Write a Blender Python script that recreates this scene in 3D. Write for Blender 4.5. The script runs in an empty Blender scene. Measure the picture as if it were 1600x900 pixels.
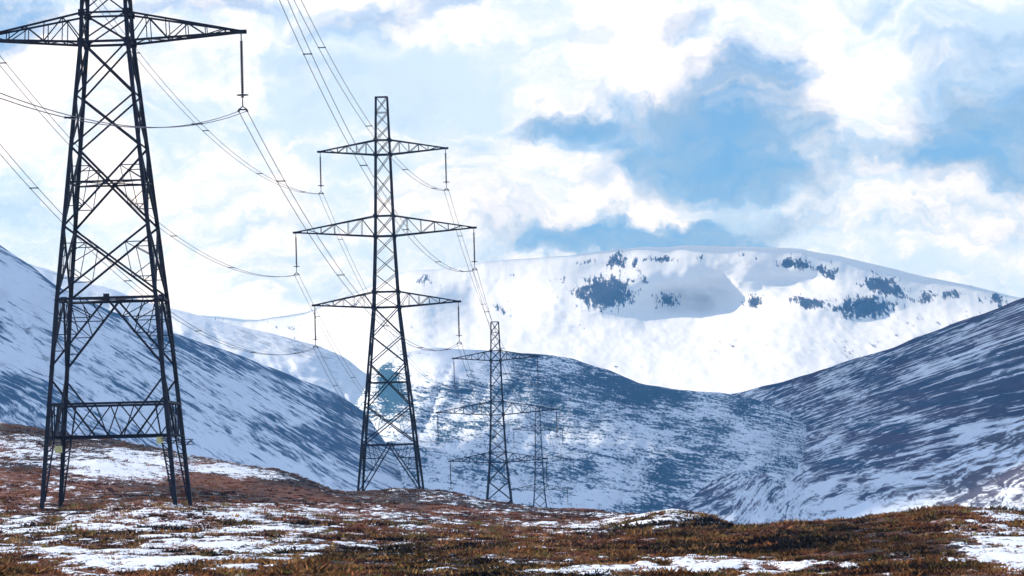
import bpy, bmesh, math, random
import numpy as np
from mathutils import Vector, Matrix

sc = bpy.context.scene
random.seed(7)
COL = sc.collection

# ------------------------------------------------------------------ camera
F = 7500.0                       # focal length in photo pixels (1600 wide)
PITCH = math.atan(330.0 / F)
ROLL = math.radians(1.45)
CAMZ = 1.7
fw = np.array([0, math.cos(PITCH), math.sin(PITCH)])
r0 = np.array([1.0, 0, 0]); u0 = np.array([0, -math.sin(PITCH), math.cos(PITCH)])
rt = math.cos(ROLL) * r0 - math.sin(ROLL) * u0
up = math.sin(ROLL) * r0 + math.cos(ROLL) * u0
cam_data = bpy.data.cameras.new('camera')
cam = bpy.data.objects.new('camera', cam_data); COL.objects.link(cam)
M = Matrix(((rt[0], up[0], -fw[0], 0), (rt[1], up[1], -fw[1], 0), (rt[2], up[2], -fw[2], CAMZ), (0, 0, 0, 1)))
cam.matrix_world = M
cam_data.sensor_width = 36; cam_data.lens = F * 36 / 1600
cam_data.clip_start = 0.5; cam_data.clip_end = 60000
sc.camera = cam

def at(px, py, D):
    """point of the place seen in direction (px,py), D metres ahead (world y); numpy friendly"""
    a = (np.asarray(px, float) - 800) / F; b = (450 - np.asarray(py, float)) / F
    dx = fw[0] + a * rt[0] + b * up[0]; dy = fw[1] + a * rt[1] + b * up[1]; dz = fw[2] + a * rt[2] + b * up[2]
    k = D / dy
    return dx * k, dy * k, dz * k + CAMZ

# ------------------------------------------------------------------ world, sun, exposure
SUN_AZ = math.radians(-72); SUN_EL = math.radians(27)
sdir = Vector((math.sin(SUN_AZ) * math.cos(SUN_EL), math.cos(SUN_AZ) * math.cos(SUN_EL), math.sin(SUN_EL)))
sl = bpy.data.lights.new('sun', 'SUN'); sl.energy = 4.0; sl.angle = math.radians(0.5); sl.color = (1.0, 0.97, 0.93)
so = bpy.data.objects.new('sun', sl); COL.objects.link(so)
so.rotation_euler = sdir.to_track_quat('Z', 'Y').to_euler(); so.location = (-200, 0, 300)
sc.view_settings.view_transform = 'Standard'; sc.view_settings.look = 'None'
sc.view_settings.exposure = 0.5; sc.view_settings.gamma = 1; sc.view_settings.use_curve_mapping = False

def N(nt, typ, **kw):
    n = nt.nodes.new(typ)
    for k, v in kw.items():
        if k.startswith('i_'):
            n.inputs[k[2:]].default_value = v
        else:
            setattr(n, k, v)
    return n
def mth(nt, op, a, b=None, c=None, clamp=False):
    n = nt.nodes.new('ShaderNodeMath'); n.operation = op; n.use_clamp = clamp
    for i, v in enumerate((a, b, c)):
        if v is None: continue
        if isinstance(v, (int, float)): n.inputs[i].default_value = v
        else: nt.links.new(v, n.inputs[i])
    return n.outputs[0]
def sstep(nt, v, lo, hi, a=0.0, b=1.0):
    n = nt.nodes.new('ShaderNodeMapRange'); n.interpolation_type = 'SMOOTHSTEP'
    nt.links.new(v, n.inputs[0])
    for i, q in zip((1, 2, 3, 4), (lo, hi, a, b)):
        if isinstance(q, (int, float)): n.inputs[i].default_value = q
        else: nt.links.new(q, n.inputs[i])
    return n.outputs[0]
def mixc(nt, fac, a, b):
    n = nt.nodes.new('ShaderNodeMix'); n.data_type = 'RGBA'
    for i, v in ((0, fac), (6, a), (7, b)):
        if isinstance(v, (int, float)): n.inputs[i].default_value = v
        elif isinstance(v, tuple): n.inputs[i].default_value = (*v, 1)
        else: nt.links.new(v, n.inputs[i])
    return n.outputs[2]
def noise(nt, vec, scale, detail=5, rough=0.55, dist=0.0):
    n = nt.nodes.new('ShaderNodeTexNoise'); n.inputs['Scale'].default_value = scale
    n.inputs['Detail'].default_value = detail; n.inputs['Roughness'].default_value = rough
    n.inputs['Distortion'].default_value = dist
    nt.links.new(vec, n.inputs['Vector']); return n.outputs[0]
def mapping(nt, vec, scale=(1, 1, 1), rot=(0, 0, 0), loc=(0, 0, 0)):
    n = nt.nodes.new('ShaderNodeMapping'); n.inputs['Scale'].default_value = scale
    n.inputs['Rotation'].default_value = rot; n.inputs['Location'].default_value = loc
    nt.links.new(vec, n.inputs['Vector']); return n.outputs[0]
def mapping2(nt, vec, rot_y, scale):
    """rotate about Y first, then stretch"""
    a = mapping(nt, vec, rot=(0, rot_y, 0)); return mapping(nt, a, scale=scale)

world = bpy.data.worlds.new('World'); sc.world = world; world.use_nodes = True
nt = world.node_tree; nt.nodes.clear()
tc = nt.nodes.new('ShaderNodeTexCoord'); gen = tc.outputs['Generated']
sep = nt.nodes.new('ShaderNodeSeparateXYZ'); nt.links.new(gen, sep.inputs[0])
# clear sky (looked up a little higher than the line of sight: the gaps show clean cold blue air)
zz = mth(nt, 'ADD', sep.outputs[2], 0.45)
cmb = nt.nodes.new('ShaderNodeCombineXYZ'); nt.links.new(sep.outputs[0], cmb.inputs[0]); nt.links.new(sep.outputs[1], cmb.inputs[1]); nt.links.new(zz, cmb.inputs[2])
nrm = nt.nodes.new('ShaderNodeVectorMath'); nrm.operation = 'NORMALIZE'; nt.links.new(cmb.outputs[0], nrm.inputs[0])
sky = nt.nodes.new('ShaderNodeTexSky'); sky.sky_type = 'NISHITA'; sky.sun_disc = False
sky.sun_elevation = SUN_EL; sky.sun_rotation = SUN_AZ; sky.air_density = 1.0; sky.dust_density = 0.3; sky.ozone_density = 0.5
nt.links.new(nrm.outputs[0], sky.inputs[0])
bg1 = nt.nodes.new('ShaderNodeBackground'); bg1.inputs[1].default_value = 0.15; nt.links.new(sky.outputs[0], bg1.inputs[0])
# clouds, laid out by compass bearing and elevation (degrees * 100)
yab = mth(nt, 'MAXIMUM', mth(nt, 'ABSOLUTE', sep.outputs[1]), 0.15)
az = mth(nt, 'DIVIDE', sep.outputs[0], yab); el = mth(nt, 'DIVIDE', sep.outputs[2], yab)
cv = nt.nodes.new('ShaderNodeCombineXYZ'); nt.links.new(az, cv.inputs[0]); nt.links.new(el, cv.inputs[1])
base = cv.outputs[0]
def sky_uv(px, py):
    x, y, z = at(px, py, 1.0); return float(x), float(z - CAMZ)
warp = nt.nodes.new('ShaderNodeTexNoise'); warp.inputs['Scale'].default_value = 38; warp.inputs['Detail'].default_value = 6
warp.inputs['Roughness'].default_value = 0.6
nt.links.new(base, warp.inputs['Vector'])
wv = nt.nodes.new('ShaderNodeVectorMath'); wv.operation = 'MULTIPLY_ADD'
nt.links.new(warp.outputs['Color'], wv.inputs[0]); wv.inputs[1].default_value = (0.042, 0.028, 0); 
wsub = nt.nodes.new('ShaderNodeVectorMath'); wsub.operation = 'SUBTRACT'; nt.links.new(base, wsub.inputs[0]); wsub.inputs[1].default_value = (0.021, 0.014, 0)
nt.links.new(wsub.outputs[0], wv.inputs[2]); wp = wv.outputs[0]
def blob(px, py, rx, ry, amp):
    u, v = sky_uv(px, py)
    s = nt.nodes.new('ShaderNodeVectorMath'); s.operation = 'SUBTRACT'; nt.links.new(wp, s.inputs[0]); s.inputs[1].default_value = (u, v, 0)
    m = nt.nodes.new('ShaderNodeVectorMath'); m.operation = 'MULTIPLY'; nt.links.new(s.outputs[0], m.inputs[0]); m.inputs[1].default_value = (F / rx, F / ry, 0)
    l = nt.nodes.new('ShaderNodeVectorMath'); l.operation = 'LENGTH'; nt.links.new(m.outputs[0], l.inputs[0])
    return sstep(nt, l.outputs[1], 0.25, 1.0, amp, 0.0)
BLUE = [(1010, 215, 240, 110, 1.0), (1180, 160, 190, 170, 1.0), (1085, 15, 80, 45, 0.7), (1560, 210, 230, 140, 0.9),
        (860, 185, 110, 26, .55), (1350, 270, 260, 60, .55), (1040, 366, 330, 42, 1.15), (1260, 330, 90, 40, .6), (1500, 90, 170, 60, .5),
        (-10, 20, 140, 90, .7), (10, 310, 90, 60, .35), (720, 5, 330, 30, .5), (560, 30, 120, 25, .35), (860, 370, 220, 55, .5),
        (1120, 290, 220, 40, .45), (330, 0, 260, 30, .45)]
tot = None
for b in BLUE:
    o = blob(*b); tot = o if tot is None else mth(nt, 'ADD', tot, o)
WHITE = [(1300, 110, 130, 120, .9), (1010, 100, 120, 70, .45), (880, 235, 120, 40, .6), (1130, 322, 170, 20, .35), (1450, 40, 110, 45, .6)]
for b in WHITE:
    tot = mth(nt, 'SUBTRACT', tot, blob(*b))
n1 = noise(nt, mapping(nt, wp, scale=(1, 1.8, 1)), 34, 10, 0.66)
blue = mth(nt, 'ADD', tot, mth(nt, 'MULTIPLY', mth(nt, 'SUBTRACT', n1, 0.5), 2.5))
# the cloud bank lies low ahead; overhead and behind it breaks up into clear sky
over = mth(nt, 'MULTIPLY_ADD', noise(nt, mapping(nt, gen, scale=(1, 1, 2)), 2.2, 5, 0.6), -1.2, 1.35)
outside = mth(nt, 'MAXIMUM', sstep(nt, sep.outputs[2], 0.14, 0.30), sstep(nt, mth(nt, 'DIVIDE', sep.outputs[1], mth(nt, 'MAXIMUM', mth(nt, 'ABSOLUTE', sep.outputs[0]), .01)), 1.2, 3.0, 1.0, 0.0))
blue = mth(nt, 'ADD', mth(nt, 'MULTIPLY', blue, mth(nt, 'SUBTRACT', 1.0, outside)), mth(nt, 'MULTIPLY', over, outside))
bluef = sstep(nt, blue, -0.15, 1.25)
# body of the clouds: bright tops, faint lilac and blue-grey undersides
n2 = noise(nt, mapping(nt, wp, scale=(1, 2.4, 1), loc=(3, 1, 0)), 17, 6, 0.55)
n3 = noise(nt, mapping(nt, wp, scale=(1, 2.0, 1), loc=(8, 4, 0)), 75, 8, 0.66)
sh = mth(nt, 'ADD', mth(nt, 'MULTIPLY', n2, 0.62), mth(nt, 'MULTIPLY', n3, 0.38))
cc = mixc(nt, sstep(nt, sh, 0.40, 0.60), (0.50, 0.67, 0.98), (0.98, 1.0, 1.12))
dk = None
for b in [(860, 345, 260, 60, .7), (1240, 250, 330, 60, .6), (1420, 345, 260, 50, .6), (1120, 320, 240, 50, .6), (1480, 60, 150, 60, .45), (720, 270, 140, 70, .3), (620, 20, 260, 40, .3), (60, 330, 120, 50, .35), (700, 400, 160, 40, .4)]:
    o = blob(*b); dk = o if dk is None else mth(nt, 'ADD', dk, o)
cc = mixc(nt, mth(nt, 'MULTIPLY', dk, sstep(nt, n3, .34, .62, 1.0, .25), clamp=True), cc, (0.27, 0.42, 0.66))
bg2 = nt.nodes.new('ShaderNodeBackground'); bg2.inputs[1].default_value = 1.02; nt.links.new(cc, bg2.inputs[0])
mx = nt.nodes.new('ShaderNodeMixShader')
nt.links.new(mth(nt, 'MULTIPLY', bluef, 0.96), mx.inputs[0]); nt.links.new(bg2.outputs[0], mx.inputs[1]); 
bg3 = nt.nodes.new('ShaderNodeBackground'); bg3.inputs[0].default_value = (0.10, 0.33, 0.80, 1); bg3.inputs[1].default_value = 0.75   # thin high blue-white veil in the gaps
mv = nt.nodes.new('ShaderNodeMixShader'); nt.links.new(sstep(nt, n3, .36, .62, .85, .30), mv.inputs[0]); nt.links.new(bg1.outputs[0], mv.inputs[1]); nt.links.new(bg3.outputs[0], mv.inputs[2])
nt.links.new(mv.outputs[0], mx.inputs[2])
wo = nt.nodes.new('ShaderNodeOutputWorld'); nt.links.new(mx.outputs[0], wo.inputs[0])
sc.cycles.use_denoising = True
sc.cycles.max_bounces = 4; sc.cycles.diffuse_bounces = 2; sc.cycles.volume_bounces = 0
try: sc.cycles.denoising_prefilter = 'ACCURATE'
except Exception: pass

# ------------------------------------------------------------------ numpy noise
def vnoise(x, y, seed=0):
    x = np.asarray(x, float); y = np.asarray(y, float)
    xi = np.floor(x).astype(np.int64); yi = np.floor(y).astype(np.int64)
    fx = x - xi; fy = y - yi
    fx = fx * fx * (3 - 2 * fx); fy = fy * fy * (3 - 2 * fy)
    def h(a, b):
        n = (a * 374761393 + b * 668265263 + seed * 1442695041) & 0xFFFFFFFF
        n = ((n ^ (n >> 13)) * 1274126177) & 0xFFFFFFFF
        n = n ^ (n >> 16)
        return (n & 0xFFFFFF) / float(0xFFFFFF)
    return (h(xi, yi) * (1 - fx) + h(xi + 1, yi) * fx) * (1 - fy) + (h(xi, yi + 1) * (1 - fx) + h(xi + 1, yi + 1) * fx) * fy
def fbm(x, y, octv=5, seed=0, gain=0.5):
    s = 0; a = 1; t = 0
    for i in range(octv):
        s = s + a * (vnoise(x * 2 ** i + i * 17.3, y * 2 ** i - i * 9.1, seed + i) - 0.5); t += a; a *= gain
    return s / t * 2      # about -1..1

def grid_mesh(name, X, Y, Z, mat, attrs=None, parent=None, smooth=True):
    n, m = X.shape
    me = bpy.data.meshes.new(name)
    co = np.stack([X, Y, Z], -1).reshape(-1, 3).astype(np.float32)
    idx = np.arange(n * m).reshape(n, m)
    q = np.stack([idx[:-1, :-1], idx[:-1, 1:], idx[1:, 1:], idx[1:, :-1]], -1).reshape(-1, 4)
    me.vertices.add(len(co)); me.vertices.foreach_set('co', co.ravel())
    me.loops.add(q.size); me.loops.foreach_set('vertex_index', q.ravel().astype(np.int32))
    me.polygons.add(len(q)); me.polygons.foreach_set('loop_start', np.arange(0, q.size, 4, dtype=np.int32))
    me.polygons.foreach_set('use_smooth', np.full(len(q), smooth))
    me.update(calc_edges=True)
    for k, v in (attrs or {}).items():
        a = me.attributes.new(k, 'FLOAT', 'POINT'); a.data.foreach_set('value', v.reshape(-1).astype(np.float32))
    me.materials.append(mat)
    o = bpy.data.objects.new(name, me); COL.objects.link(o)
    if parent: o.parent = parent
    return o

def new_mat(name):
    m = bpy.data.materials.new(name); m.use_nodes = True
    nt = m.node_tree; b = nt.nodes['Principled BSDF']; return m, nt, b
def attr(nt, name):
    n = nt.nodes.new('ShaderNodeAttribute'); n.attribute_name = name; return n.outputs['Fac']

# ------------------------------------------------------------------ hills
def hill_material(name, px_m, tilt, heather, heather2, soft=0.05, stretch=9, snow=(0.80, 0.83, 0.88), amt=1.0, seedloc=0.0):
    """snow blown into streaks across dark heather; px_m = metres per photo pixel at that distance"""
    m, nt, b = new_mat(name)
    tcn = nt.nodes.new('ShaderNodeTexCoord'); ob = mapping(nt, tcn.outputs['Object'], loc=(seedloc, 0, seedloc * .3))
    fl = mapping(nt, ob, scale=(1, 0.012, 1))
    s1 = noise(nt, mapping2(nt, fl, tilt, (1.0 / (13 * px_m * stretch / 3), 1 / (150 * px_m), 1 / (3.0 * px_m))), 1.0, 6, 0.68, 0.25)
    s2 = noise(nt, mapping2(nt, fl, tilt * 0.8, (1.0 / (130 * px_m), 1 / (900 * px_m), 1 / (30 * px_m))), 1.0, 6, 0.6, 0.5)
    s3 = noise(nt, mapping2(nt, fl, tilt * 1.15, (1.0 / (6 * px_m * stretch / 6), 1 / (40 * px_m), 1 / (2.6 * px_m))), 1.0, 3, 0.7)
    tot = mth(nt, 'ADD', mth(nt, 'ADD', mth(nt, 'MULTIPLY', s1, 0.45), mth(nt, 'MULTIPLY', s2, 0.25)), mth(nt, 'MULTIPLY', s3, 0.35))
    thr = mth(nt, 'SUBTRACT', 1.0, attr(nt, 'cover'))
    # cover 0..1 -> threshold around the noise mean 0.51
    d = mth(nt, 'SUBTRACT', tot, mth(nt, 'MULTIPLY_ADD', thr, 0.40, 0.325)
    )
    f = sstep(nt, d, -soft, soft)
    hcol = mixc(nt, sstep(nt, noise(nt, fl, 1 / (55 * px_m), 4), 0.35, 0.65), heather, heather2)
    col = mixc(nt, f, hcol, snow)
    nt.links.new(col, b.inputs['Base Color']); b.inputs['Roughness'].default_value = 0.85
    b.inputs['Specular IOR Level'].default_value = 0.1
    bp = nt.nodes.new('ShaderNodeBump'); bp.inputs['Strength'].default_value = 0.7; bp.inputs['Distance'].default_value = 4 * px_m
    nt.links.new(tot, bp.inputs['Height']); nt.links.new(bp.outputs[0], b.inputs['Normal'])
    return m

def gauss(PX, PY, cx, cy, rx, ry, ang=0.0):
    c, s = math.cos(ang), math.sin(ang)
    dx = PX - cx; dy = PY - cy
    a = (dx * c + dy * s) / rx; b_ = (-dx * s + dy * c) / ry
    return np.exp(-(a * a + b_ * b_))

def hill(name, ridge, Dr, Db, yb, mat, cover, expo=1.0, nx=420, ny=150, rough=6.0, rough_px=90, x0=-700, x1=2300, gully=0.0, gdir=0.5, back=900, drop=260, seed=1, gain=.55, zr=1.0, ek=9, bowls=(), cvar=.17):
    xs = np.concatenate([np.linspace(x0, -60, 24)[:-1], np.linspace(-60, 1660, nx), np.linspace(1660, x1, 24)[1:]])
    nx = len(xs)
    rx, ry = zip(*ridge)
    yr = np.interp(xs, rx, ry)
    k = np.array([1, 2, 3, 2, 1.]); k /= k.sum(); yr = np.convolve(np.pad(yr, 2, 'edge'), k, 'valid')
    yr = yr + fbm(xs / 60, xs * 0, 4, seed + 5) * 3.0
    f = lambda v: np.interp(xs, *zip(*v)) if isinstance(v, list) else np.full(len(xs), float(v))
    Dr_, Db_, yb_, ex = f(Dr), f(Db), f(yb), f(expo)
    t = np.linspace(0, 1, ny)[:, None] ** 1.15            # 0 ridge, 1 base
    PX = np.repeat(xs[None], ny, 0); PY = yr[None] + (yb_ - yr)[None] * t
    D = Dr_[None] + (Db_ - Dr_)[None] * t ** ex[None]
    env = np.clip(t * ek, 0, 1)
    n = fbm(PX / rough_px, PY / rough_px * 1.6, 6, seed, gain)
    D = D - n * rough * env * 6
    if gully:
        g = 1 - np.abs(fbm((PX * 1.0 + PY * gdir) / (rough_px * .55), (PY - PX * gdir * .2) / (rough_px * 3), 4, seed + 9))
        D = D + (g ** 6) * gully * env * 6
    for (cx, cy, a, b, w) in bowls: D = D + w * gauss(PX, PY, cx, cy, a, b) * env
    X, Y, Z = at(PX, PY, D)
    Z = Z + fbm(PX / 22, PY / 14, 4, seed + 3) * rough * 0.12 * env * zr
    # far side of the hill
    R = 8; bx = np.repeat(X[:1], R, 0); by = np.repeat(Y[:1], R, 0).copy(); bz = np.repeat(Z[:1], R, 0).copy()
    for i in range(R):
        s = (R - i) / R
        by[i] += back * s; bz[i] -= drop * s ** 1.6
        bx[i] = bx[i] * (by[i] / Y[0])
    X = np.vstack([bx, X]); Y = np.vstack([by, Y]); Z = np.vstack([bz, Z])
    cov = cover(PX, PY, (PY - yr[None])) + cvar * (fbm((PX + PY * gdir) / 46, (PY - PX * gdir * .3) / 26, 5, seed + 13, .6) - .5 * np.clip(1 - np.abs(fbm((PX + PY * gdir) / 90, PY / 160, 4, seed + 15)) * 7, 0, 1))
    cov = np.vstack([np.repeat(cov[:1], R, 0), cov])
    o = grid_mesh(name, X, Y, Z, mat, {'cover': cov})
    o['kind'] = 'structure'
    return o

# far snow mountain with a corrie and crags
mridge = [(-700, 470), (0, 455), (200, 470), (300, 490), (400, 500), (480, 489), (560, 455), (640, 424), (760, 410), (900, 398),
          (1000, 386), (1090, 383), (1170, 384), (1250, 390), (1350, 409), (1480, 440), (1600, 466), (1900, 520), (2300, 560)]
CRAGS = [(945, 458, 44, 25, 0.0, 1.3), (965, 407, 13, 17, 0.1, 1.1), (992, 415, 5, 14, 0, .9), (1030, 405, 30, 5, 0, .9), (1005, 437, 8, 6, .6, .9),
         (1048, 469, 24, 13, 0, 1.0), (918, 410, 16, 6, 0, .7), (1095, 403, 8, 5, .5, .8), (1240, 411, 28, 9, .1, 1.1), (1293, 424, 20, 12, .5, 1.0),
         (1178, 470, 15, 13, 0, 1.0), (1265, 473, 30, 10, .1, 1.1), (1350, 480, 46, 17, 0, 1.3), (1385, 448, 38, 15, .3, 1.1),
         (1445, 465, 14, 13, -.5, 1.0), (1484, 460, 24, 8, 0, 1.0), (1560, 470, 26, 14, .4, .8), (775, 430, 8, 5, 0, .6), (815, 430, 16, 5, 0, .5),
         (780, 483, 16, 8, .2, .8), (870, 435, 16, 8, .3, .55), (665, 440, 16, 14, .2, .7), (700, 425, 36, 14, .2, .4), (640, 470, 50, 30, .3, .35),
         (1160, 397, 9, 5, 0, .8), (1187, 406, 8, 4, .4, .9), (1340, 545, 60, 25, 0, .42), (1420, 510, 60, 16, 0, .4), (1150, 540, 30, 14, 0, .4),
         (480, 515, 70, 20, .1, .45), (860, 500, 60, 26, .2, .35), (990, 575, 90, 10, .1, .35), (1240, 600, 90, 8, -.1, .3), (330, 500, 60, 10, .2, .5),
         (1460, 432, 110, 3.5, .24, .6), (1370, 410, 80, 3, .2, .5), (540, 480, 30, 20, -.3, .4), (1500, 500, 60, 14, -.3, .5)]
def mcover(PX, PY, dy):
    r = 0 * PX
    for (cx, cy, a, b, an, w) in CRAGS:
        r = np.maximum(r, w * gauss(PX, PY, cx, cy, a * 1.2 + 2, b * 1.15 + 1, an))
    return r
def mountain_material():
    m, nt, b = new_mat('snow_and_crag')
    tcn = nt.nodes.new('ShaderNodeTexCoord'); ob = tcn.outputs['Object']; fl = mapping(nt, ob, scale=(1, 0.015, 1))
    a = noise(nt, fl, 1 / 17.0, 8, 0.72); a2 = noise(nt, mapping(nt, fl, scale=(1 / 6.0, 1 / 60., 1 / 17.)), 1, 5, 0.7, 0.8)
    big = noise(nt, fl, 1 / 190.0, 4, 0.5)
    tot = mth(nt, 'ADD', mth(nt, 'MULTIPLY', a, 0.5), mth(nt, 'MULTIPLY', a2, 0.5))
    f = sstep(nt, mth(nt, 'SUBTRACT', mth(nt, 'ADD', mth(nt, 'MULTIPLY', attr(nt, 'cover'), 0.66), mth(nt, 'MULTIPLY', tot, 2.9)), 1.90), -0.05, 0.10)
    f2 = mth(nt, 'MULTIPLY', sstep(nt, mth(nt, 'ADD', tot, mth(nt, 'MULTIPLY', big, 0.4)), 0.76, 0.90), 0.22)
    col = mixc(nt, mth(nt, 'MAXIMUM', f, f2), (0.84, 0.86, 0.90), mixc(nt, sstep(nt, a2, .4, .6), (0.008, 0.016, 0.040), (0.03, 0.048, 0.085)))
    nt.links.new(col, b.inputs['Base Color']); b.inputs['Roughness'].default_value = 0.8; b.inputs['Specular IOR Level'].default_value = 0.15
    bp = nt.nodes.new('ShaderNodeBump'); bp.inputs['Strength'].default_value = 0.5; bp.inputs['Distance'].default_value = 7
    nt.links.new(mth(nt, 'ADD', mth(nt, 'MULTIPLY', tot, .22), mth(nt, 'MULTIPLY', big, 5.0)), bp.inputs['Height']); nt.links.new(bp.outputs[0], b.inputs['Normal'])
    return m
hill('mountain', mridge, 8200, 5600, 690, mountain_material(), mcover, expo=1.45, nx=700, ny=260, rough=34, rough_px=230, gain=.42, zr=.35, ek=3, cvar=0, bowls=[(1080, 490, 150, 60, 420), (760, 480, 90, 45, 260), (1400, 500, 130, 36, 200), (930, 425, 60, 22, 120), (1250, 440, 70, 24, 120)], gully=1.5, gdir=0.3, back=2500, drop=500, seed=21)

# pale slope behind the left hill
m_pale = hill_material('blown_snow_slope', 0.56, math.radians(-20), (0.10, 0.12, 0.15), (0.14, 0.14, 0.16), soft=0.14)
hill('hill_pale', [(-700, 250), (0, 395), (200, 462), (273, 482), (350, 503), (420, 520), (490, 536), (540, 560), (600, 606), (650, 660), (760, 800), (2300, 1100)],
     4300, 2600, [(-700, 900), (760, 900), (2300, 1200)], m_pale, lambda X, Y, d: 0.86 - 0.25 * gauss(X, Y, 470, 540, 60, 20, .4) - 0.1 * gauss(X, Y, 350, 520, 80, 16, .3),
     rough=12, gully=3, gdir=-.5, seed=31)

# middle hill
def mid_cov(X, Y, d):
    c = 0.53 + 0.28 * gauss(X, Y, 670, 570, 110, 34) + 0.12 * gauss(X, Y, 760, 700, 120, 50) + 0.14 * gauss(X, Y, 860, 775, 220, 24)
    c = c - 0.09 * np.exp(-(d / 18) ** 2) * (X > 800) - 0.12 * gauss(X, Y, 950, 620, 120, 40) - 0.55 * gauss(X, Y, 606, 590, 17, 42, -.15)  # last term: shadow in the left gully, painted by thinning the snow cover
    c = c - 0.2 * gauss(X, Y, 1050, 770, 60, 40, -.5) - 0.14 * gauss(X, Y, 720, 610, 80, 14) + .1 * gauss(X, Y, 1000, 690, 90, 30)
    return c
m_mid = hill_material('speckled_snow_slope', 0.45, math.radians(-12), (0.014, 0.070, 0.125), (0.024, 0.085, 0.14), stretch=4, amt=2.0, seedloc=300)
hill('hill_middle', [(-700, 1000), (480, 760), (540, 655), (590, 575), (630, 552), (680, 542), (740, 545), (800, 553), (860, 555), (900, 562), (950, 580), (1000, 598), (1060, 608),
                     (1120, 613), (1180, 624), (1230, 644), (1260, 661), (1330, 712), (1500, 830), (2300, 1100)],
     3300, [(-700, 2000), (600, 2000), (1040, 2000), (2300, 2000)], [(-700, 1150), (500, 900), (1400, 900), (2300, 1200)], m_mid, mid_cov,
     rough=14, rough_px=110, gully=3.5, gdir=.4, seed=41)

# left hill
def left_cov(X, Y, d):
    c = 0.66 - 0.20 * np.exp(-((d - 8) / 26) ** 2) * np.clip((X - 200) / 100, 0, 1) - 0.28 * np.exp(-(d / 8) ** 2) * (X < 200)
    c = c + 0.16 * np.exp(-((Y - (712 + (X - 400) * .42)) / 16) ** 2)
    c = c - 0.06 * gauss(X, Y, 60, 600, 120, 60) + 0.15 * gauss(X, Y, 20, 470, 80, 50) - .12 * gauss(X, Y, 520, 690, 60, 60) - .09 * np.clip(d / 110, 0, 1)
    return c
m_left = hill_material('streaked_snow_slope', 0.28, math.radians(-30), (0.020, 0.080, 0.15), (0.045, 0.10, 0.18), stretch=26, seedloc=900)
hill('hill_left', [(-700, 60), (-300, 215), (0, 381), (50, 416), (90, 448), (180, 487), (277, 521), (350, 547), (450, 584), (520, 612), (570, 643), (610, 700), (650, 765), (720, 840), (1000, 1000), (2300, 1300)],
     [(-700, 2200), (600, 2700), (2300, 2700)], [(-700, 1000), (600, 1350), (2300, 1350)], [(-700, 930), (650, 930), (2300, 1400)], m_left, left_cov,
     rough=9, gully=3, gdir=-.7, seed=51)

# right hill
def right_cov(X, Y, d):
    c = 0.46 + 0.08 * gauss(X, Y, 1230, 760, 140, 50) + 0.16 * gauss(X, Y, 1340, 800, 190, 30) + 0.08 * gauss(X, Y, 1560, 760, 120, 60) - 0.08 * gauss(X, Y, 1450, 650, 200, 40, -.3)
    c = c + 0.25 * gauss(X, Y, 1520, 672, 26, 14, -.5) - 0.12 * np.exp(-(d / 8) ** 2) + .12 * gauss(X, Y, 1190, 705, 110, 8, -.35) - .12 * gauss(X, Y, 1110, 740, 90, 14, -.6)
    return c
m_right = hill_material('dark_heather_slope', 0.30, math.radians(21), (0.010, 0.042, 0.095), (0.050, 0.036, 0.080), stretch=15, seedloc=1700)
hill('hill_right', [(-700, 1300), (800, 1000), (960, 800), (1040, 660), (1100, 622), (1161, 612), (1230, 594), (1300, 573), (1400, 540), (1500, 503), (1600, 466), (1700, 430), (2300, 200)],
     [(-700, 3900), (1040, 3900), (1150, 3650), (1259, 3500), (1600, 2700), (2300, 2300)], [(-700, 1500), (1300, 1500), (2300, 1000)], [(-700, 1400), (800, 1050), (1000, 880), (2300, 900)],
     m_right, right_cov, expo=[(1040, 1.15), (1150, 1.07), (1259, 1.7), (1600, 1.0)], nx=520, ny=200, rough=10, gully=2.5, gdir=.8, seed=61)
# nearer snowy spur at the right
def spur_cov(X, Y, d):
    return 0.53 - 0.10 * gauss(X, Y, 1540, 760, 60, 26, -.3) + 0.1 * gauss(X, Y, 1400, 790, 100, 20) 
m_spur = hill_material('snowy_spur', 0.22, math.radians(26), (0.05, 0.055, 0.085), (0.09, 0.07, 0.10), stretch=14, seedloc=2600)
hill('hill_spur', [(-700, 1300), (1000, 1000), (1180, 850), (1300, 802), (1400, 762), (1500, 705), (1600, 648), (1800, 540), (2300, 300)],
     [(-700, 1750), (1300, 1750), (2300, 1350)], 1000, [(-700, 1500), (1000, 1050), (1180, 930), (2300, 960)], m_spur, spur_cov, rough=4, gully=1, gdir=.8, back=250, drop=60, seed=71)

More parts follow.
